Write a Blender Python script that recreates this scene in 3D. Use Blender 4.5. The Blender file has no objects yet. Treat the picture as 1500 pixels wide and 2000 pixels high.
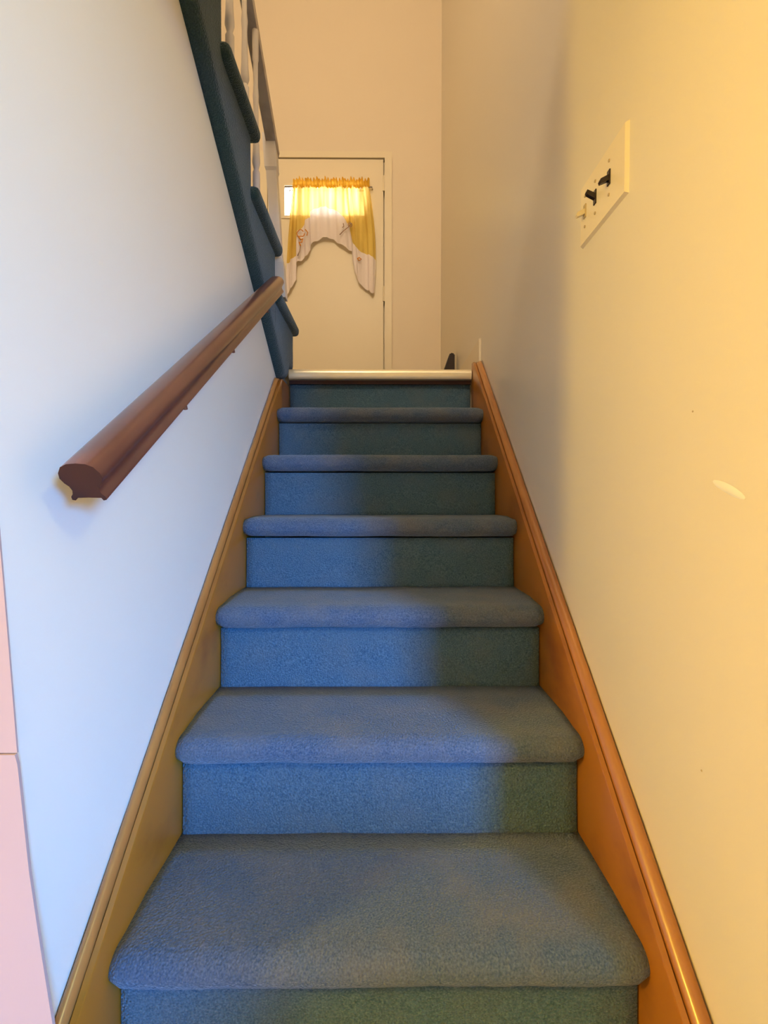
import bpy, bmesh, math, random
from mathutils import Vector, noise
random.seed(7)
S = bpy.context.scene
COL = S.collection
EZ = 1.168                      # camera height above the hall floor; all z below are relative to it

# ------------------------------------------------------------------ camera
cam_d = bpy.data.cameras.new('camera'); cam = bpy.data.objects.new('camera', cam_d); COL.objects.link(cam)
cam_d.sensor_fit = 'HORIZONTAL'; cam_d.sensor_width = 36.0; cam_d.lens = 950 / 1500 * 36
cam_d.clip_start = 0.02
cam.location = (0, 0, EZ); cam.rotation_euler = (math.pi/2 - 0.0283, 0, -0.0076)
S.camera = cam

# ------------------------------------------------------------------ world, daylight, exposure
w = bpy.data.worlds.new('sky'); S.world = w; w.use_nodes = True
bg = w.node_tree.nodes['Background']; bg.inputs[0].default_value = (1.0, 1.0, 1.0, 1); bg.inputs[1].default_value = 8.0
vs = S.view_settings; vs.view_transform = 'Standard'; vs.look = 'None'; vs.gamma = 1.0; vs.use_curve_mapping = False
vs.exposure = 0.0

def area(name, loc, rot, sx, sy, power, color):
    l = bpy.data.lights.new(name, 'AREA'); l.shape = 'RECTANGLE'; l.size = sx; l.size_y = sy
    l.energy = power; l.color = color
    o = bpy.data.objects.new(name, l); COL.objects.link(o); o.location = loc; o.rotation_euler = rot
    return o
# blue sky light through the hall window behind the camera
wd = area('window_daylight', (2.16, -2.74, 0.45 + EZ), (math.radians(60), 0, math.radians(37)), 0.55, 0.6, 112, (0.04, 0.335, 1.0))
wd.data.spread = math.radians(80)      # sky light slants down through the window

# ------------------------------------------------------------------ helpers
def wloc(o):
    v = Vector((0, 0, 0))
    while o is not None:
        v += o.location; o = o.parent
    return v
def tag(o, label=None, cat=None, group=None, kind=None):
    if label: o['label'] = label
    if cat: o['category'] = cat
    if group: o['group'] = group
    if kind: o['kind'] = kind
    return o
def thing(name, loc, label, cat, group=None):
    o = bpy.data.objects.new(name, None); COL.objects.link(o); o.empty_display_size = 0.1
    o.location = (loc[0], loc[1], loc[2] + EZ)
    return tag(o, label, cat, group)
def build(name, bm, mat, parent=None, smooth=False, origin=None):
    """bm holds camera-relative coordinates (z shifted by EZ here)"""
    bmesh.ops.recalc_face_normals(bm, faces=bm.faces)
    off = Vector((0, 0, EZ))
    if parent is not None: off -= wloc(parent)
    org = Vector((0, 0, 0))
    if parent is None:
        xs = [v.co for v in bm.verts]
        org = Vector((sum(c.x for c in xs)/len(xs), sum(c.y for c in xs)/len(xs), min(c.z for c in xs) + EZ))
        off -= org
    for v in bm.verts: v.co += off
    me = bpy.data.meshes.new(name); bm.to_mesh(me); bm.free()
    if smooth:
        for p in me.polygons: p.use_smooth = True
    me.materials.append(mat)
    o = bpy.data.objects.new(name, me); COL.objects.link(o); o.location = org
    o.parent = parent
    if smooth == 'auto':
        try: me.set_sharp_from_angle(angle=math.radians(40))
        except Exception: pass
    return o
def struct(name, bm, mat, smooth=False):
    return tag(build(name, bm, mat, None, smooth), kind='structure')
def add_box(bm, x0, x1, y0, y1, z0, z1, bev=0, seg=2):
    vs_ = [bm.verts.new(c) for c in ((x0,y0,z0),(x1,y0,z0),(x1,y1,z0),(x0,y1,z0),(x0,y0,z1),(x1,y0,z1),(x1,y1,z1),(x0,y1,z1))]
    fs = [bm.faces.new([vs_[i] for i in q]) for q in ((0,3,2,1),(4,5,6,7),(0,1,5,4),(1,2,6,5),(2,3,7,6),(3,0,4,7))]
    if bev:
        es = list({e for f in fs for e in f.edges})
        bmesh.ops.bevel(bm, geom=es, offset=bev, segments=seg, affect='EDGES', profile=0.5)
    return bm
def boxes(*bs, bev=0):
    bm = bmesh.new()
    for b in bs: add_box(bm, *b, bev=bev)
    return bm
def prism(bm, pts, axis, a0, a1):
    """polygon pts in the two other axes (x: (y,z); y: (x,z)) extruded from a0 to a1"""
    def P(a, p): return (a, p[0], p[1]) if axis == 'x' else (p[0], a, p[1])
    A = [bm.verts.new(P(a0, p)) for p in pts]; B = [bm.verts.new(P(a1, p)) for p in pts]
    n = len(pts); bm.faces.new(A); bm.faces.new(B[::-1])
    for i in range(n): bm.faces.new((A[i], A[(i+1) % n], B[(i+1) % n], B[i]))
    return bm
def tube(bm, pts, r, n=8):
    rings = []
    for i, p in enumerate(pts):
        p = Vector(p); d = (Vector(pts[min(i+1, len(pts)-1)]) - Vector(pts[max(i-1, 0)])).normalized()
        u = d.cross(Vector((0, 1, 0.13))).normalized(); v = d.cross(u)
        rr = r[i] if isinstance(r, (list, tuple)) else r
        rings.append([bm.verts.new(p + (u*math.cos(2*math.pi*k/n) + v*math.sin(2*math.pi*k/n))*rr) for k in range(n)])
    for a, b in zip(rings, rings[1:]):
        for k in range(n): bm.faces.new((a[k], a[(k+1) % n], b[(k+1) % n], b[k]))
    bm.faces.new(rings[0][::-1]); bm.faces.new(rings[-1])
    return bm
def lathe(bm, c, prof, n=14):
    """prof: (radius, z) list about the vertical through c"""
    rings = [[bm.verts.new((c[0] + r*math.cos(2*math.pi*k/n), c[1] + r*math.sin(2*math.pi*k/n), c[2] + z)) for k in range(n)] for r, z in prof]
    for a, b in zip(rings, rings[1:]):
        for k in range(n): bm.faces.new((a[k], a[(k+1) % n], b[(k+1) % n], b[k]))
    bm.faces.new(rings[0][::-1]); bm.faces.new(rings[-1])
    return bm

# ------------------------------------------------------------------ materials
def mat(name, color, rough=0.6, spec=0.5, metal=0.0, bump=None, vary=None, coat=0, grain=None, extra=None):
    m = bpy.data.materials.new(name); m.use_nodes = True
    nt = m.node_tree; b = nt.nodes['Principled BSDF']
    b.inputs['Base Color'].default_value = (*color, 1); b.inputs['Roughness'].default_value = rough
    b.inputs['Specular IOR Level'].default_value = spec; b.inputs['Metallic'].default_value = metal
    b.inputs['Coat Weight'].default_value = coat; b.inputs['Coat Roughness'].default_value = 0.2
    tc = nt.nodes.new('ShaderNodeTexCoord')
    def N(scale, detail=4, vec=None, rough_=0.55):
        t = nt.nodes.new('ShaderNodeTexNoise'); t.inputs['Scale'].default_value = scale; t.inputs['Detail'].default_value = detail
        t.inputs['Roughness'].default_value = rough_
        nt.links.new(vec or tc.outputs['Object'], t.inputs['Vector']); return t
    if vary:                                   # (scale, other colour, low, high [, stretch])
        vec = None
        if len(vary) > 4:
            mp = nt.nodes.new('ShaderNodeMapping'); mp.inputs['Scale'].default_value = vary[4]
            if len(vary) > 5: mp.inputs['Rotation'].default_value = vary[5]
            nt.links.new(tc.outputs['Object'], mp.inputs[0]); vec = mp.outputs[0]
        t = N(vary[0], 5, vec); r = nt.nodes.new('ShaderNodeValToRGB')
        r.color_ramp.elements[0].position = vary[2]; r.color_ramp.elements[1].position = vary[3]
        r.color_ramp.elements[0].color = (*color, 1); r.color_ramp.elements[1].color = (*vary[1], 1)
        nt.links.new(t.outputs[0], r.inputs[0]); nt.links.new(r.outputs[0], b.inputs['Base Color'])
    if bump:                                   # list of (scale, strength, distance)
        prev = None
        for sc_, st, di in bump:
            t = N(sc_, 3); bn = nt.nodes.new('ShaderNodeBump'); bn.inputs['Strength'].default_value = st; bn.inputs['Distance'].default_value = di
            nt.links.new(t.outputs[0], bn.inputs['Height'])
            if prev: nt.links.new(prev.outputs[0], bn.inputs['Normal'])
            prev = bn
        nt.links.new(prev.outputs[0], b.inputs['Normal'])
    return m

def carpet_mat(name, c0, c1, worn, wmax=0.35, wpos=(0.45, 0.75)):
    m = bpy.data.materials.new(name); m.use_nodes = True; nt = m.node_tree; b = nt.nodes['Principled BSDF']
    b.inputs['Roughness'].default_value = 0.95; b.inputs['Specular IOR Level'].default_value = 0.1
    b.inputs['Sheen Weight'].default_value = 0.35; b.inputs['Sheen Roughness'].default_value = 0.5
    b.inputs['Sheen Tint'].default_value = (0.75, 0.85, 0.95, 1)
    g = nt.nodes.new('ShaderNodeNewGeometry')
    fine = nt.nodes.new('ShaderNodeTexNoise'); fine.inputs['Scale'].default_value = 300; fine.inputs['Detail'].default_value = 2
    mid = nt.nodes.new('ShaderNodeTexNoise'); mid.inputs['Scale'].default_value = 9; mid.inputs['Detail'].default_value = 5
    loop = nt.nodes.new('ShaderNodeTexVoronoi'); loop.inputs['Scale'].default_value = 230
    for t in (fine, mid, loop): nt.links.new(g.outputs['Position'], t.inputs['Vector'])
    r = nt.nodes.new('ShaderNodeValToRGB'); r.color_ramp.elements[0].position = 0.3; r.color_ramp.elements[1].position = 0.7
    r.color_ramp.elements[0].color = (*c0, 1); r.color_ramp.elements[1].color = (*c1, 1)
    nt.links.new(fine.outputs[0], r.inputs[0])
    r2 = nt.nodes.new('ShaderNodeValToRGB'); r2.color_ramp.elements[0].position = wpos[0]; r2.color_ramp.elements[1].position = wpos[1]
    r2.color_ramp.elements[0].color = (0, 0, 0, 1); r2.color_ramp.elements[1].color = (wmax, wmax, wmax, 1)
    nt.links.new(mid.outputs[0], r2.inputs[0])
    mx = nt.nodes.new('ShaderNodeMix'); mx.data_type = 'RGBA'; mx.inputs[7].default_value = (*worn, 1)
    nt.links.new(r2.outputs[0], mx.inputs[0]); nt.links.new(r.outputs[0], mx.inputs[6]); nt.links.new(mx.outputs[2], b.inputs['Base Color'])
    b1 = nt.nodes.new('ShaderNodeBump'); b1.inputs['Strength'].default_value = 0.8; b1.inputs['Distance'].default_value = 0.003
    nt.links.new(loop.outputs['Distance'], b1.inputs['Height'])
    b2 = nt.nodes.new('ShaderNodeBump'); b2.inputs['Strength'].default_value = 0.5; b2.inputs['Distance'].default_value = 0.002
    nt.links.new(fine.outputs[0], b2.inputs['Height']); nt.links.new(b1.outputs[0], b2.inputs['Normal']); nt.links.new(b2.outputs[0], b.inputs['Normal'])
    return m

def cloth_mat(name, color, transp, lo, hi, tint, stripes):
    m = bpy.data.materials.new(name); m.use_nodes = True; nt = m.node_tree
    out = nt.nodes['Material Output']; nt.nodes.remove(nt.nodes['Principled BSDF'])
    d = nt.nodes.new('ShaderNodeBsdfDiffuse'); d.inputs[0].default_value = (*color, 1)
    t = nt.nodes.new('ShaderNodeBsdfTranslucent'); t.inputs[0].default_value = (*tint, 1)
    tr = nt.nodes.new('ShaderNodeBsdfTransparent'); tr.inputs[0].default_value = (*tint, 1)
    tc = nt.nodes.new('ShaderNodeTexCoord')
    weave = nt.nodes.new('ShaderNodeTexNoise'); weave.inputs['Scale'].default_value = 60
    nt.links.new(tc.outputs['Object'], weave.inputs['Vector'])
    bp = nt.nodes.new('ShaderNodeBump'); bp.inputs['Strength'].default_value = 0.2; bp.inputs['Distance'].default_value = 0.004
    nt.links.new(weave.outputs[0], bp.inputs['Height']); nt.links.new(bp.outputs[0], d.inputs['Normal'])
    mp = nt.nodes.new('ShaderNodeMapping'); mp.inputs['Scale'].default_value = (1, 0.1, 0.06)      # gathers run down the cloth
    nt.links.new(tc.outputs['Object'], mp.inputs[0])
    g = nt.nodes.new('ShaderNodeTexNoise'); g.inputs['Scale'].default_value = stripes; g.inputs['Detail'].default_value = 1.5
    nt.links.new(mp.outputs[0], g.inputs['Vector'])
    mr = nt.nodes.new('ShaderNodeMapRange'); mr.inputs[1].default_value = 0.38; mr.inputs[2].default_value = 0.62
    mr.inputs[3].default_value = lo; mr.inputs[4].default_value = hi; nt.links.new(g.outputs[0], mr.inputs[0])
    m1 = nt.nodes.new('ShaderNodeMixShader'); nt.links.new(mr.outputs[0], m1.inputs[0])
    nt.links.new(d.outputs[0], m1.inputs[1]); nt.links.new(t.outputs[0], m1.inputs[2])
    m2 = nt.nodes.new('ShaderNodeMixShader'); m2.inputs[0].default_value = transp
    nt.links.new(m1.outputs[0], m2.inputs[1]); nt.links.new(tr.outputs[0], m2.inputs[2])
    nt.links.new(m2.outputs[0], out.inputs['Surface'])
    return m

M = {}
M['wall'] = mat('cream_paint', (0.80, 0.72, 0.58), 0.42, 0.4, bump=[(1.6, 0.25, 0.01), (45, 0.05, 0.003)])
M['wall_back'] = mat('cream_paint_matte', (0.78, 0.66, 0.50), 0.5, 0.35, bump=[(2.2, 0.15, 0.01), (60, 0.06, 0.003)])
M['wall_left'] = mat('white_paint', (0.90, 0.86, 0.76), 0.45, 0.4, bump=[(1.6, 0.2, 0.01), (50, 0.05, 0.003)])
M['pink'] = mat('peach_paint', (0.50, 0.36, 0.33), 0.45, 0.4, bump=[(8, 0.1, 0.004)])
M['ceiling'] = mat('ceiling_paint', (0.82, 0.78, 0.70), 0.8, 0.2)
M['door'] = mat('door_paint', (0.80, 0.69, 0.50), 0.4, 0.4, bump=[(3, 0.1, 0.005)])
M['carpet'] = carpet_mat('blue_carpet', (0.040, 0.092, 0.145), (0.118, 0.198, 0.262), (0.16, 0.17, 0.17))
M['carpet_tread'] = carpet_mat('trodden_blue_carpet', (0.044, 0.078, 0.130), (0.128, 0.165, 0.232), (0.195, 0.175, 0.150), 0.5, (0.42, 0.72))
M['carpet_up_dim'] = carpet_mat('shade_darkened_carpet', (0.022, 0.045, 0.043), (0.042, 0.073, 0.068), (0.06, 0.075, 0.065))  # upper flight's carpet, darkened and greened in place of weaker blue light
M['skirt'] = mat('varnished_skirt', (0.37, 0.135, 0.012), 0.32, 0.5, coat=0.35, vary=(9.0, (0.20, 0.060, 0.008), 0.52, 0.72, (1, 0.35, 0.5)), bump=[(18, 0.08, 0.003)])
M['cap'] = mat('varnished_moulding', (0.46, 0.19, 0.045), 0.28, 0.5, coat=0.5, vary=(14, (0.33, 0.12, 0.03), 0.45, 0.75, (1, 0.25, 0.25)), bump=[(22, 0.1, 0.002)])
M['rail'] = mat('mahogany_rail', (0.115, 0.035, 0.022), 0.32, 0.5, coat=0.4, vary=(7, (0.175, 0.065, 0.040), 0.42, 0.72, (1, 0.25, 0.25)), bump=[(40, 0.06, 0.002)])
M['rail_end'] = mat('rail_end_grain', (0.05, 0.017, 0.013), 0.6, 0.3)
M['white_wood'] = mat('white_painted_wood', (0.72, 0.66, 0.62), 0.4, 0.4, bump=[(30, 0.08, 0.002)])
M['white_rail'] = mat('worn_white_rail', (0.62, 0.55, 0.50), 0.4, 0.4, vary=(6, (0.36, 0.26, 0.20), 0.5, 0.72), bump=[(30, 0.1, 0.002)])
M['brass'] = mat('brass_strip', (0.92, 0.80, 0.56), 0.32, 0.5, metal=0.4, bump=[(30, 0.1, 0.002)])
M['knob'] = mat('brass_knob', (0.90, 0.66, 0.28), 0.2, 0.5, metal=1.0)
M['plate'] = mat('ivory_plate', (0.86, 0.74, 0.52), 0.3, 0.5)
M['dark'] = mat('dark_brown_plastic', (0.018, 0.008, 0.006), 0.3, 0.5)
M['ivory'] = mat('ivory_toggle', (0.80, 0.68, 0.46), 0.3, 0.5)
M['screw'] = mat('screw_paint', (0.52, 0.40, 0.22), 0.4, 0.5)
M['wedge'] = mat('near_black_wood', (0.016, 0.007, 0.008), 0.35, 0.5)
M['floor'] = mat('hall_floor_wood', (0.58, 0.43, 0.27), 0.45, 0.4, vary=(4, (0.48, 0.34, 0.20), 0.4, 0.7, (6, 0.5, 1)))
M['landing'] = mat('landing_tile', (0.55, 0.45, 0.32), 0.4, 0.4, vary=(5, (0.45, 0.36, 0.26), 0.4, 0.7))
M['frame'] = mat('window_frame_paint', (0.80, 0.82, 0.88), 0.4, 0.4)
M['yellow'] = cloth_mat('yellow_sheer', (0.80, 0.58, 0.15), 0.05, 0.06, 0.66, (1.0, 0.76, 0.24), 22)
M['ruffle'] = cloth_mat('yellow_ruffle', (0.78, 0.44, 0.05), 0.03, 0.04, 0.30, (1.0, 0.60, 0.07), 60)
M['white_cloth'] = cloth_mat('white_border_cloth', (0.90, 0.80, 0.78), 0.01, 0.08, 0.22, (0.98, 0.92, 0.82), 22)
M['thread'] = mat('orange_thread', (0.70, 0.26, 0.03), 0.8, 0.1)
M['thread_grey'] = mat('brown_thread', (0.42, 0.28, 0.20), 0.8, 0.1)
M['metal'] = mat('rod_metal', (0.55, 0.50, 0.45), 0.35, 0.5, metal=0.8)
def glass():
    m = bpy.data.materials.new('window_glass'); m.use_nodes = True; nt = m.node_tree
    nt.nodes.remove(nt.nodes['Principled BSDF'])
    t = nt.nodes.new('ShaderNodeBsdfTransparent'); t.inputs[0].default_value = (0.95, 0.97, 1, 1)
    g = nt.nodes.new('ShaderNodeBsdfGlossy'); g.inputs['Roughness'].default_value = 0.03
    mx = nt.nodes.new('ShaderNodeMixShader'); mx.inputs[0].default_value = 0.06
    nt.links.new(t.outputs[0], mx.inputs[1]); nt.links.new(g.outputs[0], mx.inputs[2]); nt.links.new(mx.outputs[0], nt.nodes['Material Output'].inputs[0])
    return m
M['glass'] = glass()
def emit(name, color, s):
    m = bpy.data.materials.new(name); m.use_nodes = True; nt = m.node_tree; b = nt.nodes['Principled BSDF']
    b.inputs['Base Color'].default_value = (0.9, 0.85, 0.75, 1)
    b.inputs['Emission Color'].default_value = (*color, 1); b.inputs['Emission Strength'].default_value = s
    return m

# ------------------------------------------------------------------ dimensions
XL, XR = -0.463, 0.472          # the two stairwell walls
YF = 0.594                      # face of the hall wall that the stairs start from
YB = 3.825                      # back wall with the door
ZF, ZC = -1.168, 1.35           # hall floor and ceiling
ZL = 0.603                      # landing
ZT = 4.60                       # stairwell ceiling
W2 = 0.430                      # half width of the carpeted steps
Y1, Z1, RUN, RISE = 0.740, -0.7257, 0.2571, 0.2214
NTH = 0.046                     # nosing height

# ------------------------------------------------------------------ setting
struct('floor', boxes((-2.7, 2.8, -2.8, 0.70, ZF-0.1, ZF), (-1.5, XR, 0.70, YB, ZF-0.1, ZF)), M['floor'])
struct('ceiling', boxes((-2.8, 2.9, -2.9, 0.60, ZC, ZC+0.1)), M['ceiling'])
struct('ceiling_stairwell', boxes((-1.6, 0.572, -2.0, YB+0.12, ZT, ZT+0.1)), M['ceiling'])
bm = bmesh.new()
prism(bm, [(YF, ZF), (2.30, ZF), (2.30, 0.47), (2.19, 0.529), (1.150, 1.148), (YF, 1.475)], 'x', XL-0.10, XL)
struct('wall_left', bm, M['wall_left'])
struct('wall_left_upper', boxes((-1.60, -1.50, YF, YB+0.12, ZF, ZT), (-1.60, -1.50, -1.9, YF, 1.45, ZT)), M['wall_back'])
# right wall, with a shallow skim-coat patch and two nail holes as pieces of it
wr = struct('wall_right', boxes((XR, XR+0.10, 0.568, YB+0.12, ZF-0.1, ZT), (XR, XR+0.10, -1.9, 0.568, 1.45, ZT)), M['wall'])
struct('wall_back', boxes((-1.50, -0.90, YB, YB+0.12, ZF, ZT), (0.065, XR, YB, YB+0.12, ZF, ZT), (-0.90, 0.065, YB, YB+0.12, 2.645, ZT),
                          (-0.90, 0.065, YB, YB+0.12, ZF, ZL)), M['wall_back'])
struct('wall_hall_left', boxes((-2.7, XL-0.10, YF, YF+0.10, ZF, ZC+0.1), (XL-0.1, XL-0.0005, YF, YF+0.001, ZF, ZC)), M['wall_left'])
struct('wall_hall_right', boxes((XR+0.10, 2.8, 0.577, 0.70, ZF, ZC+0.1)), M['wall'])
struct('wall_header', boxes((-1.50, XR, 0.5, YF, ZC, 2.0), (XL, XR, 0.5, YF, 1.02, ZC)), M['wall'])
struct('floor_upper', boxes((-1.5, XR, -1.9, YF, 2.0, 2.02)), M['floor'])
struct('wall_upper_rear', boxes((-1.6, 0.572, -2.0, -1.9, 2.0, ZT)), M['wall'])
struct('wall_hall_west', boxes((-2.8, -2.7, -2.9, 0.70, ZF, ZC)), M['wall'])
struct('wall_hall_east', boxes((2.8, 2.9, -2.9, 0.70, ZF, ZC)), M['wall'])
struct('wall_hall_rear', boxes((-2.7, 1.81, -2.9, -2.8, ZF, ZC), (2.51, 2.8, -2.9, -2.8, ZF, ZC), (1.81, 2.51, -2.9, -2.8, 0.75, ZC), (1.81, 2.51, -2.9, -2.8, ZF, -0.65)), M['wall'])
wn = struct('window_1', boxes((1.81, 1.85, -2.89, -2.83, -0.65, 0.75), (2.47, 2.51, -2.89, -2.83, -0.65, 0.75), (1.85, 2.47, -2.89, -2.83, 0.71, 0.75), (1.85, 2.47, -2.89, -2.83, -0.65, -0.61), (1.85, 2.47, -2.88, -2.84, 0.03, 0.07)), M['frame'])
build('pane', boxes((1.85, 2.47, -2.862, -2.858, -0.61, 0.71)), M['glass'], wn)
lf = struct('landing_floor', boxes((-1.50, XR, 2.346, YB+0.02, ZL-0.20, ZL-0.002), (-0.90, 0.065, YB, YB+0.12, ZL-0.1, ZL-0.002)), M['landing'])
bm = bmesh.new()
prof = [(2.300, ZL-0.048), (2.288, ZL-0.046), (2.281, ZL-0.036), (2.279, ZL-0.020), (2.283, ZL-0.008), (2.292, ZL-0.001), (2.315, ZL+0.002), (2.360, ZL+0.002), (2.360, ZL-0.003), (2.316, ZL-0.003), (2.316, ZL-0.048)]
prism(bm, prof, 'x', -W2+0.004, W2-0.004)
tag(build('nosing_strip', bm, M['brass'], lf, 'auto'), 'shiny pale brass edging strip')
build('nosing_shadow_board', boxes((-W2+0.002, W2-0.002, 2.306, 2.318, ZL-0.066, ZL-0.049)), M['rail_end'], lf)  # board under the edging, coloured dark for the overhang's shadow
struct('baseboard_landing', boxes((XR-0.012, XR, 2.285, YB, ZL, ZL+0.142), bev=0.002), M['door'])
# chipped corner board of the hall wall beside the stairs
bm = bmesh.new()
prism(bm, [(-0.80, -0.313), (-0.446, -0.313), (-0.443, -0.325), (-0.4315, -0.46), (-0.419, -0.56), (-0.4055, -0.66), (-0.392, -0.76), (-0.80, -0.76)], 'y', YF-0.006, YF-0.0015)
struct('trim_1', bm, M['pink'])
bm = bmesh.new(); prism(bm, [(-0.80, -0.3115), (-0.4445, -0.3115), (-0.4540, -0.15), (-0.4632, 0.0), (-0.4635, 1.0), (-0.80, 1.0)], 'y', YF-0.004, YF-0.0015)
struct('trim_2', bm, M['pink'])

# ------------------------------------------------------------------ lower carpeted stairs
st = thing('carpeted_staircase', (0, 1.4, ZF), 'straight lower flight of blue carpeted steps between varnished wooden skirt boards', 'staircase')
def tread_mesh(yn, zt, depth, xh, seed, rn=0.060, nx=44):
    """carpet wrapped tread: rounded nose at yn, flat top to yn+depth"""
    prof = [(depth, 0.0), (depth*0.72, 0.0005), (depth*0.45, 0.001), (0.055, 0.0)]
    for k in range(0, 11):
        a = math.pi/2 + math.pi*k/10*1.0
        prof.append((0.034 + 0.034*math.cos(a), -rn/2 + rn/2*math.sin(a)))
    prof += [(0.06, -rn), (depth, -rn)]
    bm = bmesh.new(); rows = []
    for i in range(nx+1):
        t = i/nx; x = -xh + 2*xh*t
        e = min(t, 1-t)*nx                       # columns from the end
        row = []
        for (py, pz) in prof:
            k = max(0, 1 - e/1.5)
            sx = 0.0; dy = 0.0; dz = 0.0
            if py < 0.058:
                dy = 0.010*k*k; dz = (-rn/2 - pz)*0.18*k*k
            n = noise.noise(Vector((x*7, yn*9 + py*6, seed*3.1)))
            n2 = noise.noise(Vector((x*28, py*20, seed*5.7)))
            row.append(bm.verts.new((x, yn + py + dy + 0.0022*n*(py < 0.1) + 0.0008*n2, zt + pz + dz + 0.0016*n + 0.0007*n2)))
        rows.append(row)
    for a, b in zip(rows, rows[1:]):
        for k in range(len(prof)-1): bm.faces.new((a[k], a[k+1], b[k+1], b[k]))
        bm.faces.new((a[-1], a[0], b[0], b[-1]))
    bm.faces.new(rows[0]); bm.faces.new(rows[-1][::-1])
    return bm
for i in range(0, 7):
    yn, zt = Y1 + (i-1)*RUN, Z1 + (i-1)*RISE
    build('tread', tread_mesh(yn, zt, RUN + 0.040, W2 - (0.0 if i else 0.004), i), M['carpet_tread'], st, True)
for i in range(0, 8):
    yr = Y1 + (i-1)*RUN + 0.042
    z1 = Z1 + (i-1)*RISE - 0.060 - 0.0055 if i < 7 else ZL - 0.064
    z0 = Z1 + (i-2)*RISE - 0.01 if i else ZF
    bm = bmesh.new(); nx, nz = 30, 8; g = []
    for a in range(nx+1):
        col = []
        for c in range(nz+1):
            x = -W2 + 0.003 + (2*W2 - 0.006)*a/nx; z = z0 + (z1-z0)*c/nz
            n = noise.noise(Vector((x*6, z*8, i*2.3)))
            bulge = 0.006*(1 - c/nz)**3
            col.append((x, yr + 0.0025*n - bulge, z))
        g.append(col)
    F = [[bm.verts.new(p) for p in col] for col in g]; B = [[bm.verts.new((p[0], yr+0.022, p[2])) for p in col] for col in g]
    for a in range(nx):
        for c in range(nz):
            bm.faces.new((F[a][c], F[a+1][c], F[a+1][c+1], F[a][c+1])); bm.faces.new((B[a][c], B[a][c+1], B[a+1][c+1], B[a+1][c]))
    for a in range(nx):
        bm.faces.new((F[a][0], B[a][0], B[a+1][0], F[a+1][0])); bm.faces.new((F[a][nz], F[a+1][nz], B[a+1][nz], B[a][nz]))
    for c in range(nz):
        bm.faces.new((F[0][c], F[0][c+1], B[0][c+1], B[0][c])); bm.faces.new((F[nx][c], B[nx][c], B[nx][c+1], F[nx][c+1]))
    build('riser', bm, M['carpet'], st, True)
SL = RISE/RUN
def zline(y, h): return Z1 - NTH + (y - Y1)*SL + h
def sweep(prof, y0, y1, n, jit=0.0, zmax=9):
    """profile (x, h) dragged along the pitch of the flight"""
    bm = bmesh.new(); rows = []
    for i in range(n+1):
        y = y0 + (y1-y0)*i/n
        rows.append([bm.verts.new((x + jit*noise.noise(Vector((y*19, k*2.1, 3))), y, min(zmax + h*0.05, zline(y, h)) + jit*noise.noise(Vector((y*23, k*1.7, 9))))) for k, (x, h) in enumerate(prof)])
    m = len(prof)
    for a, b in zip(rows, rows[1:]):
        for k in range(m): bm.faces.new((a[k], a[(k+1) % m], b[(k+1) % m], b[k]))
    bm.faces.new(rows[0][::-1]); bm.faces.new(rows[-1])
    return bm
for s, xw, yend, zmx in ((-1, -XL-0.0015, 2.305, 0.520), (1, XR-0.0015, 2.305, 0.628)):
    gap = xw - W2
    pb = [(s*W2, -0.30), (s*W2, 0.080), (s*(W2+0.002), 0.084), (s*(W2+0.011), 0.085), (s*(W2+0.013), 0.078), (s*(W2+0.013), -0.30)]
    sk = build('skirt_board', sweep(pb, 0.60, yend, 60, 0.0005, zmx), M['skirt'], st, 'auto')
    a = W2 + 0.0135
    pc = [(s*a, 0.02), (s*a, 0.081), (s*(a+0.002), 0.088), (s*(a+(xw-a)*0.30), 0.096), (s*(a+(xw-a)*0.62), 0.100), (s*(xw-0.003), 0.098), (s*(xw-0.0005), 0.092), (s*(xw-0.0005), 0.02)]
    build('cap_moulding', sweep(pc, 0.60, yend-0.03, 80, 0.0009, zmx), M['cap'], sk, True)

# ------------------------------------------------------------------ upper flight rising back over the left wall
up = thing('upper_staircase', (-0.9, 1.6, ZL), 'upper flight in shade-darkened carpet with wrapped tread ends climbing above the wall handrail', 'staircase')
XS, XE = -0.425, -0.398          # face of the carpeted stringer, ends of its treads
RY = [2.390, 1.994, 1.632, 1.339, 1.060, 0.790]
TZ = [0.838, 1.030, 1.226, 1.420, 1.614, 1.808]
def zbot(y): return 0.534 + (2.19 - y)*0.595
def zlow(y):
    if y <= 2.19: return zbot(y) + 0.002
    if y <= 2.265: return 0.536 + (y-2.19)*0.16
    if y <= 2.305: return 0.548 + (y-2.265)*1.5
    return ZL + 0.003
bm = bmesh.new()
for k in range(6):
    ya, yb_ = (RY[k+1] if k < 5 else 0.605), RY[k]
    ys = sorted(set([ya + (yb_-ya)*j/14 for j in range(15)] + [y for y in (2.19, 2.265, 2.305) if ya < y < yb_]))
    rows = []
    for y in ys:
        zl, zt_ = zlow(y), TZ[k]-0.03
        r = 0.034
        sec = [(XL-0.08, zt_), (XS-0.004, zt_), (XS, zt_-0.004)] + [(XS, zl + r + (zt_-0.004-zl-r)*q) for q in (0.8, 0.55, 0.3)]
        sec += [(XS - r*(1-math.cos(a_)), zl + r*(1-math.sin(a_))) for a_ in [math.pi/2*j/7 for j in range(8)]] + [(XL-0.08, zl)]
        rows.append([bm.verts.new((x + 0.0012*noise.noise(Vector((x*30, y*14, z*14))), y, z)) for x, z in sec])
    m_ = len(sec)
    for a_, b_ in zip(rows, rows[1:]):
        for q in range(m_): bm.faces.new((a_[q], a_[(q+1) % m_], b_[(q+1) % m_], b_[q]))
    bm.faces.new(rows[0][::-1]); bm.faces.new(rows[-1])
build('stringer', bm, M['carpet_up_dim'], up, 'auto')
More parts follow.
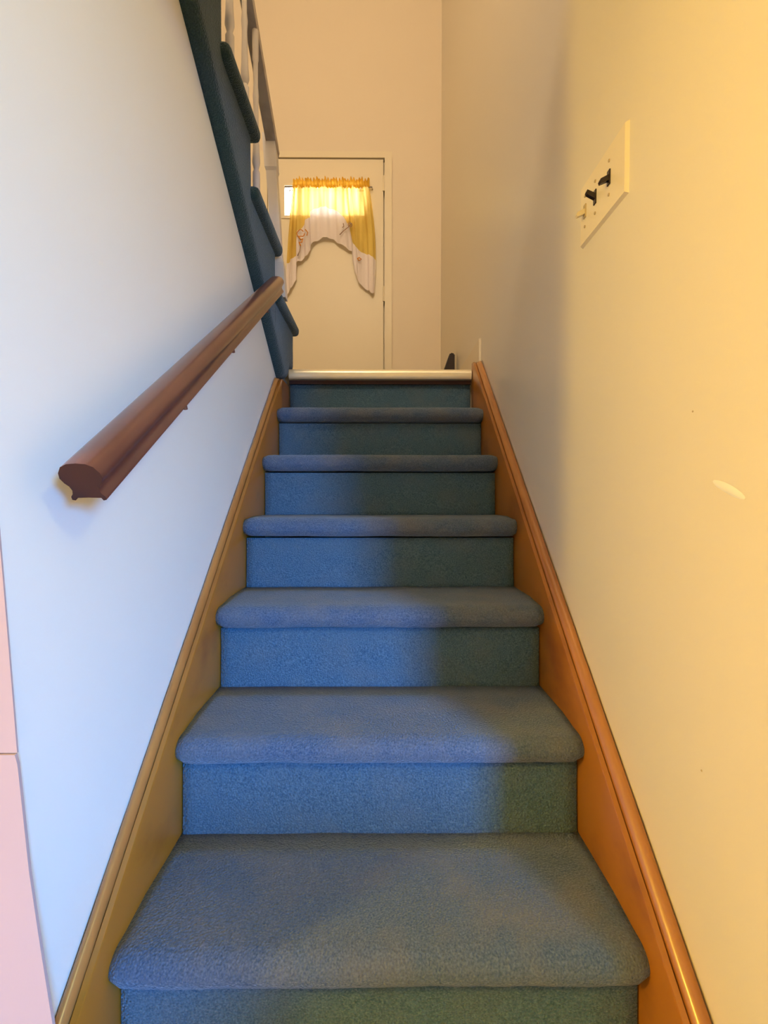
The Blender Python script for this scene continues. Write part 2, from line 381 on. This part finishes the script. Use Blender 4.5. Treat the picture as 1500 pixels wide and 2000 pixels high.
for k in range(6):
    yn = RY[k] + 0.036; yback = RY[k+1] - 0.006 if k < 5 else 0.605
    bm = bmesh.new(); add_box(bm, -1.498, XE, yback, yn, TZ[k]-0.046, TZ[k])
    bmesh.ops.bevel(bm, geom=list(bm.edges), offset=0.019, segments=4, affect='EDGES', profile=0.5)
    for v in bm.verts: v.co += Vector((0.003, 0.003, 0.002))*noise.noise(v.co*16)
    build('tread', bm, M['carpet_up_dim'], up, True)
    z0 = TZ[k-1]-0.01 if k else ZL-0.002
    build('riser', boxes((-1.498, XL-0.08, RY[k]-0.03, RY[k]-0.002, z0, TZ[k]-0.04)), M['carpet_up_dim'], up)
bm = bmesh.new(); prism(bm, [(2.30, ZL-0.2), (2.30, ZL-0.12), (0.605, zbot(0.605)+0.09), (0.605, zbot(0.605)+0.05)], 'x', -1.498, XL-0.11)
build('soffit', bm, M['wall_left'], up)

# balustrade of the upper flight
ba = thing('balustrade', (-0.44, 2.0, TZ[0]), 'white painted turned balusters and worn rail along the upper flight', 'railing')
XB = -0.428
def zrail(y): return 1.405 + (2.06 - y)*0.557
def tread_top(y):
    for k in range(6):
        if y > (RY[k+1] if k < 5 else 0): return TZ[k]
    return TZ[5]
for y in (0.98, 1.125, 1.275, 1.425, 1.580, 1.716):
    z0 = tread_top(y) + 0.0025; h = zrail(y) - z0
    pr = [(0.013, 0), (0.013, h*0.16), (0.008, h*0.18), (0.014, h*0.22), (0.011, h*0.32), (0.0085, h*0.55), (0.0105, h*0.62), (0.008, h*0.68), (0.0085, h*0.82), (0.011, h*0.84), (0.011, h+0.004)]
    build('baluster', lathe(bmesh.new(), (XB, y, z0), pr, 12), M['white_wood'], ba, 'auto')
bm = bmesh.new()
zb, zt_ = TZ[0]+0.0025, zrail(1.98)+0.02
sec = lambda x, y, z, r: [bm.verts.new((x+dx*r, y+dy*r, z)) for dx, dy in ((-1, -1), (1, -1), (1, 1), (-1, 1))]
rows = [sec(XB+0.008+(-0.030)*t, 2.084-0.06*t, zb + (zt_-zb)*t, r) for t, r in ((0, 0.024), (0.22, 0.024), (0.26, 0.019), (0.5, 0.020), (0.78, 0.021), (0.80, 0.025), (1, 0.025))]
for a, b in zip(rows, rows[1:]):
    for k in range(4): bm.faces.new((a[k], a[(k+1) % 4], b[(k+1) % 4], b[k]))
bm.faces.new(rows[0][::-1]); bm.faces.new(rows[-1])
build('newel_post', bm, M['white_wood'], ba)
bm = bmesh.new(); rows = []
rp = [(-0.020, 0), (0.020, 0), (0.024, 0.016), (0.021, 0.032), (0.009, 0.042), (-0.009, 0.042), (-0.021, 0.032), (-0.024, 0.016)]
for y in (2.065, 2.055, 1.6, 1.1, 0.62):
    sh = 0.72 if y == 2.065 else 1
    rows.append([bm.verts.new((XB-0.012 + a*sh, y, zrail(y) + 0.02 + (b-0.02)*sh)) for a, b in rp])
for a, b in zip(rows, rows[1:]):
    for k in range(8): bm.faces.new((a[k], a[(k+1) % 8], b[(k+1) % 8], b[k]))
bm.faces.new(rows[0][::-1]); bm.faces.new(rows[-1])
build('top_rail', bm, M['white_rail'], ba, 'auto')

# ------------------------------------------------------------------ dark wall handrail
hr = thing('handrail', (XL, 1.2, 0.0), 'dark mahogany moulded handrail fixed to the pale wall above the lower steps', 'handrail')
A = Vector((-0.385, 0.632, 0.022)); B = Vector((-0.385, 1.835, 0.797))
ax = (B-A).normalized(); upv = Vector((1, 0, 0)).cross(ax).normalized()
if upv.z < 0: upv = -upv
def railpt(t, a, b): return A + ax*t + Vector((1, 0, 0))*a + upv*b
half = [(0.0, 0.026), (0.012, 0.0250), (0.021, 0.0205), (0.0265, 0.012), (0.0275, 0.004), (0.024, -0.003), (0.0195, -0.008), (0.0175, -0.014), (0.0190, -0.0195), (0.0225, -0.024), (0.0225, -0.0285), (0.0185, -0.0295), (0.0165, -0.0255), (0.0, -0.0250)]
prof = half + [(-a, b) for a, b in half[-2:0:-1]]
bm = bmesh.new(); rows = []
Lr = (B-A).length
for i in range(31):
    t = Lr*i/30
    rows.append([bm.verts.new(railpt(t, a, b)) for a, b in prof])
m_ = len(prof)
for a, b in zip(rows, rows[1:]):
    for k in range(m_): bm.faces.new((a[k], a[(k+1) % m_], b[(k+1) % m_], b[k]))
bm.faces.new(rows[-1])
rl = build('rail', bm, M['rail'], hr, 'auto')
bm = bmesh.new(); f0 = [bm.verts.new(railpt(-0.0004, a, b)) for a, b in prof]; f1 = [bm.verts.new(railpt(0.004, a*0.98, b*0.98)) for a, b in prof]
bm.faces.new(f0); bm.faces.new(f1[::-1])
for k in range(m_): bm.faces.new((f0[k], f1[k], f1[(k+1) % m_], f0[(k+1) % m_]))
build('end_cut', bm, M['rail_end'], rl)
for t in (0.30, 0.66, 1.10):
    p = railpt(t, 0, -0.025); q = p + Vector((0, 0, -0.018))
    bm = tube(bmesh.new(), [p + Vector((0, 0, 0.006)), q, q + Vector((-0.03, 0, -0.012)), Vector((XL+0.004, q.y, q.z-0.014))], 0.006, 10)
    br = build('bracket', bm, M['rail'], hr, True)
    build('wall_rosette', boxes((XL, XL+0.006, q.y-0.018, q.y+0.018, q.z-0.040, q.z-0.004), bev=0.002), M['rail'], br)
    build('screw', tube(bmesh.new(), [railpt(t+0.02, 0.0205, -0.028), railpt(t+0.02, 0.0205, -0.034)], 0.004, 8), M['rail'], br)

# ------------------------------------------------------------------ triple light switch
sw = thing('light_switch', (XR, 1.04, 0.58), 'ivory triple switch plate with two dark toggles and one ivory toggle on cream wall', 'light switch')
bm = bmesh.new()
y0, y1, z0, z1 = 0.936, 1.146, 0.580, 0.716
x0, xt = XR, XR - 0.0075
lo = [bm.verts.new((x0, *p)) for p in ((y0, z0), (y1, z0), (y1, z1), (y0, z1))]
b_ = 0.0035
up_ = [bm.verts.new((xt, *p)) for p in ((y0+b_, z0+b_), (y1-b_, z0+b_), (y1-b_, z1-b_), (y0+b_, z1-b_))]
bm.faces.new(up_)
for k in range(4): bm.faces.new((lo[k], lo[(k+1) % 4], up_[(k+1) % 4], up_[k]))
bm.faces.new(lo[::-1])
build('plate', bm, M['plate'], sw)
for yy, mm, sgn in ((1.002, 'dark', -1), (1.066, 'dark', 1), (1.118, 'ivory', -1)):
    zc = 0.650
    bm = bmesh.new(); add_box(bm, xt-0.0025, xt+0.001, yy-0.006, yy+0.006, zc-0.015, zc+0.015, bev=0.001)
    tg = build('toggle_bezel', bm, M['dark' if mm == 'dark' else 'screw'], sw)
    bm = bmesh.new()
    pts = [(xt, zc-0.006), (xt, zc+0.006), (xt-0.019, zc+0.005+sgn*0.009), (xt-0.021, zc+sgn*0.009), (xt-0.019, zc-0.005+sgn*0.009)]
    A_ = [bm.verts.new((p[0], yy-0.0045, p[1])) for p in pts]; B_ = [bm.verts.new((p[0], yy+0.0045, p[1])) for p in pts]
    bm.faces.new(A_); bm.faces.new(B_[::-1])
    for k in range(5): bm.faces.new((A_[k], A_[(k+1) % 5], B_[(k+1) % 5], B_[k]))
    build('toggle', bm, M[mm], tg)
    for dz in (-0.034, 0.034):
        build('screw', tube(bmesh.new(), [(xt+0.001, yy, zc+dz), (xt-0.0018, yy, zc+dz)], 0.0032, 10), M['screw'], sw)

# ------------------------------------------------------------------ entrance door on the landing
DX0, DX1, DZ1 = -0.865, 0.024, 2.606
WX0, WX1, WZ0, WZ1 = -0.748, -0.110, 2.168, 2.412
dr = tag(thing('door_1', (-0.42, YB, ZL), 'flat cream entrance door with a small wide window at top', 'door'), kind='structure')
del dr['category']
dy0, dy1 = YB-0.006, YB+0.036
build('slab', boxes((DX0, WX0, dy0, dy1, ZL+0.004, DZ1), (WX1, DX1, dy0, dy1, ZL+0.004, DZ1), (WX0, WX1, dy0, dy1, ZL+0.004, WZ0), (WX0, WX1, dy0, dy1, WZ1, DZ1)), M['door'], dr)
wf = build('window_frame', boxes((WX0-0.014, WX0+0.012, dy0-0.008, dy0+0.03, WZ0-0.014, WZ1+0.014), (WX1-0.012, WX1+0.014, dy0-0.008, dy0+0.03, WZ0-0.014, WZ1+0.014), (WX0+0.012, WX1-0.012, dy0-0.008, dy0+0.03, WZ1-0.01, WZ1+0.014), (WX0+0.012, WX1-0.012, dy0-0.008, dy0+0.03, WZ0-0.014, WZ0+0.008)), M['door'], dr)
build('pane', boxes((WX0+0.01, WX1-0.01, YB+0.012, YB+0.016, WZ0+0.006, WZ1-0.008)), M['glass'], dr)
build('muntin', boxes((WX0+0.045, WX0+0.052, YB+0.006, YB+0.012, WZ0+0.006, WZ1-0.03), (WX0+0.045, WX1-0.012, YB+0.006, YB+0.012, WZ1-0.037, WZ1-0.03)), M['frame'], wf)
for zc in (2.422, 1.583, 0.85):
    hg = build('hinge', boxes((DX1-0.006, DX1+0.016, dy0-0.006, dy0+0.01, zc-0.055, zc+0.055), bev=0.002), M['door'], dr)
    build('hinge_pin', tube(bmesh.new(), [(DX1+0.005, dy0-0.008, zc-0.058), (DX1+0.005, dy0-0.008, zc+0.058)], 0.006, 8), M['door'], hg)
kn = build('rose_plate', tube(bmesh.new(), [(-0.795, dy0, 1.60), (-0.795, dy0-0.008, 1.60)], 0.030, 16), M['knob'], dr)
bm = bmesh.new(); bmesh.ops.create_uvsphere(bm, u_segments=16, v_segments=10, radius=0.028)
for v in bm.verts: v.co = Vector((-0.795 + v.co.x, dy0-0.05 + v.co.y*0.8, 1.60 + v.co.z))
tube(bm, [(-0.795, dy0-0.006, 1.60), (-0.795, dy0-0.034, 1.60)], 0.011, 10)
build('knob', bm, M['knob'], kn, True)
struct('trim_3', boxes((DX1+0.010, DX1+0.066, YB-0.016, YB+0.05, ZL, 2.660), (DX0-0.066, DX0-0.004, YB-0.016, YB+0.05, ZL, 2.660), (DX0-0.004, DX1+0.010, YB-0.016, YB+0.05, 2.614, 2.660), (DX1-0.02, DX1+0.066, YB+0.037, YB+0.11, ZL, 2.660), (DX0-0.066, DX0+0.02, YB+0.037, YB+0.11, ZL, 2.660), (DX0, DX1, YB+0.037, YB+0.11, 2.59, 2.660)), M['door'])

# ------------------------------------------------------------------ valance curtain over the door window
cv = thing('swag_valance', (-0.40, YB-0.03, 1.60), 'yellow sheer swag valance with white embroidered border over door window', 'curtain')
K = 0.990
def cx(px): return (-0.673 + (px-572)*0.00394)*K
def cz(py): return (2.458 - (py-350)*0.00392)*K
cols = [(572,556,575,513),(576,566,567,508),(580,576,546,500),(583,580,513,452),(592,592,504,440),(600,601,497,428),(606,607,479,415),(618,620,467,406),(635,640,463,404),(650,655,470,408),(665,675,483,424),(676,688,491,440),(680,692,530,474),(690,703,554,486),(705,718,566,496),(718,728,572,503),(722,731,571,505)]
def cinterp(t):
    a = t*(len(cols)-1); i = min(int(a), len(cols)-2); f = a-i
    return [cols[i][k]*(1-f) + cols[i+1][k]*f for k in range(4)]
def cpoint(t, py):
    xt_, xb, yb, yw = cinterp(t)
    v = (py-366)/max(1, yb-366)
    px = xt_ + (xb-xt_)*min(1, max(0, v)) + 7*math.sin(math.pi*min(1, max(0, v)))*(max(0, t-0.75)*4 - max(0, 0.25-t)*4*0.3)
    amp = 0.016*(1 - 0.45*max(0, min(1, v)))
    fold = amp*math.sin(t*2*math.pi*9.5 + 0.8*math.sin(t*17)) + 0.006*math.sin(t*2*math.pi*23 + 1.0)*(1-0.6*max(0, min(1, v)))
    return Vector((cx(px) + 0.004*math.sin(t*60), YB - 0.045 + fold, cz(py)))
def cmesh(f0, f1, nu, nv):
    bm = bmesh.new(); g = []
    for i in range(nu+1):
        t = i/nu; a, b = f0(t), f1(t)
        g.append([bm.verts.new(cpoint(t, a + (b-a)*j/nv)) for j in range(nv+1)])
    for i in range(nu):
        for j in range(nv): bm.faces.new((g[i][j], g[i+1][j], g[i+1][j+1], g[i][j+1]))
    return bm
build('sheer', cmesh(lambda t: 365, lambda t: cinterp(t)[3] + 1.5*math.sin(t*40), 170, 24), M['yellow'], cv, True)
bd = build('border', cmesh(lambda t: cinterp(t)[3] + 1.5*math.sin(t*40), lambda t: cinterp(t)[2] + 1.2*math.sin(t*90), 170, 14), M['white_cloth'], cv, True)
bm = bmesh.new(); g = []
for i in range(171):
    t = i/170; p = cpoint(t, 366); row = []
    top = 350.5 + 2.0*math.sin(t*55) + 1.4*math.sin(t*131)
    for j in range(7):
        s = j/6; py = 368 + (top-368)*s
        d = 0.012*math.sin(t*2*math.pi*27 + s*2) * (0.3 + abs(s-0.35)*1.6)
        row.append(bm.verts.new((cx(572 + 150*t), YB - 0.050 + d - 0.006*math.sin(math.pi*min(1, s*2.2)), cz(py))))
    g.append(row)
for i in range(170):
    for j in range(6): bm.faces.new((g[i][j], g[i+1][j], g[i+1][j+1], g[i][j+1]))
build('gathered_header', bm, M['ruffle'], cv, True)
rd = build('curtain_rod', tube(bmesh.new(), [(cx(556), YB-0.035, cz(364)), (cx(727), YB-0.035, cz(364))], 0.006, 10), M['metal'], cv, True)
for px in (556, 727):
    build('rod_end', tube(bmesh.new(), [(cx(px), YB-0.035, cz(364)), (cx(px), YB-0.006, cz(364))], 0.006, 8), M['metal'], rd)
def stitch(pts, m, r=0.0035):
    P = [Vector((cx(a), YB-0.074, cz(b))) for a, b in pts]
    tag(build('embroidery', tube(bmesh.new(), P, r, 6), m, bd, True))
stitch([(588 + 7.5*math.cos(a*0.5), 460 + 6.5*math.sin(a*0.5)*(1 + 0.2*math.sin(a*1.5))) for a in range(0, 12)], M['thread'])
stitch([(597, 452), (602, 458), (600, 464)], M['thread'])
stitch([(584, 466), (588, 472), (592, 470), (590, 477), (585, 477), (588, 484)], M['thread'], 0.005)
stitch([(588, 484), (586, 494), (582, 503)], M['thread_grey'])
stitch([(664, 462), (672, 454), (680, 448), (686, 440)], M['thread_grey'])
stitch([(671, 440), (672, 446), (669, 448)], M['thread_grey'])
stitch([(684 + 4*math.cos(a), 443 + 4*math.sin(a)) for a in range(0, 7)], M['thread_grey'])
stitch([(698, 508), (702, 506), (706, 509), (702, 512), (698, 508)], M['thread'], 0.004)

# ------------------------------------------------------------------ dark tapered object on the landing
bm = bmesh.new()
prism(bm, [(0.322, ZL), (0.452, ZL), (0.452, ZL+0.02), (0.452, 0.878), (0.424, 0.884), (0.336, ZL+0.03)], 'y', 2.97, 3.05)
bmesh.ops.bevel(bm, geom=list(bm.edges), offset=0.006, segments=2, affect='EDGES')
tag(build('tapered_wedge', bm, M['wedge']), 'near-black tapered upright wedge standing on the landing beside the entrance door wall', 'wedge')

# ------------------------------------------------------------------ small marks on the walls
bm = bmesh.new()
c = Vector((XR-0.0002, 0.612, -0.002))
ring = [bm.verts.new((XR-0.0003, 0.655-0.030*math.cos(a*0.4)*(1 if math.cos(a*0.4) > 0 else 1.1), 0.012-0.007*math.sin(a*0.4)-0.012*math.cos(a*0.4))) for a in range(16)]
ctr = bm.verts.new((XR-0.003, 0.655, 0.012))
for k in range(16): bm.faces.new((ring[k], ring[(k+1) % 16], ctr))
build('plaster_patch', bm, M['wall_left'], wr, True)
for y, z in ((0.735, 0.131), (0.70, -0.40)):
    build('nail_hole', tube(bmesh.new(), [(XR+0.001, y, z), (XR-0.0006, y, z)], 0.0016, 8), M['screw'], wr)

# ------------------------------------------------------------------ unseen cabinet, added to shade the lowest tread from the window
hc = thing('shade_cabinet', (1.20, -0.6, ZF), 'unseen dark two-door cabinet added to shade the lowest tread', 'cabinet')
build('body', boxes((0.72, 1.68, -0.76, -0.46, ZF+0.10, -0.265)), M['rail'], hc)
build('top', boxes((0.70, 1.70, -0.78, -0.44, -0.265, -0.24), bev=0.004), M['rail'], hc)
for k in range(2):
    dd = build('door', boxes((0.74+0.47*k, 1.19+0.47*k, -0.46, -0.445, ZF+0.13, -0.29), bev=0.003), M['rail'], hc)
    build('knob', tube(bmesh.new(), [(1.15+0.10*k, -0.446, -0.65), (1.15+0.10*k, -0.420, -0.65)], 0.012, 10), M['knob'], dd)
for lx in (0.75, 1.65):
    for ly in (-0.73, -0.49): build('leg', boxes((lx-0.02, lx+0.02, ly-0.02, ly+0.02, ZF, ZF+0.10)), M['rail'], hc)

# ------------------------------------------------------------------ hall lamp, then two unseen lamps added to brighten the walls
def pendant(loc, ztop, r, color, strength, label):
    t = thing('globe_pendant', (loc[0], loc[1], loc[2]), label, 'lamp')
    bm = bmesh.new(); bmesh.ops.create_uvsphere(bm, u_segments=24, v_segments=14, radius=r)
    for v in bm.verts: v.co += Vector(loc)
    build('globe', bm, emit('lamp_glass', color, strength), t, True)
    build('stem', tube(bmesh.new(), [(loc[0], loc[1], loc[2]+r*0.96), (loc[0]+0.0001, loc[1], ztop-0.01)], 0.008, 8), M['metal'], t)
    build('canopy', lathe(bmesh.new(), (loc[0], loc[1], ztop-0.03), [(0.02, 0), (0.055, 0.012), (0.06, 0.03)], 18), M['metal'], t, 'auto')
pendant((-1.80, -0.35, 0.62), ZC, 0.09, (1.0, 0.667, 0.09), 334, 'warm globe pendant hanging in the hall beside the stairs')
# upper hall: unseen lamp, added for even light on the back wall
pendant((-0.45, -0.55, 3.35), ZT, 0.13, (1.0, 0.87, 0.66), 203, 'unseen warm globe pendant added in the upper hall to light the landing walls')
pendant((1.15, -0.75, 0.98), ZC, 0.09, (1.0, 0.96, 0.25), 90, 'unseen warm globe pendant added to brighten the pale handrail wall')  # unseen lamp, added to warm the top of the handrail wall
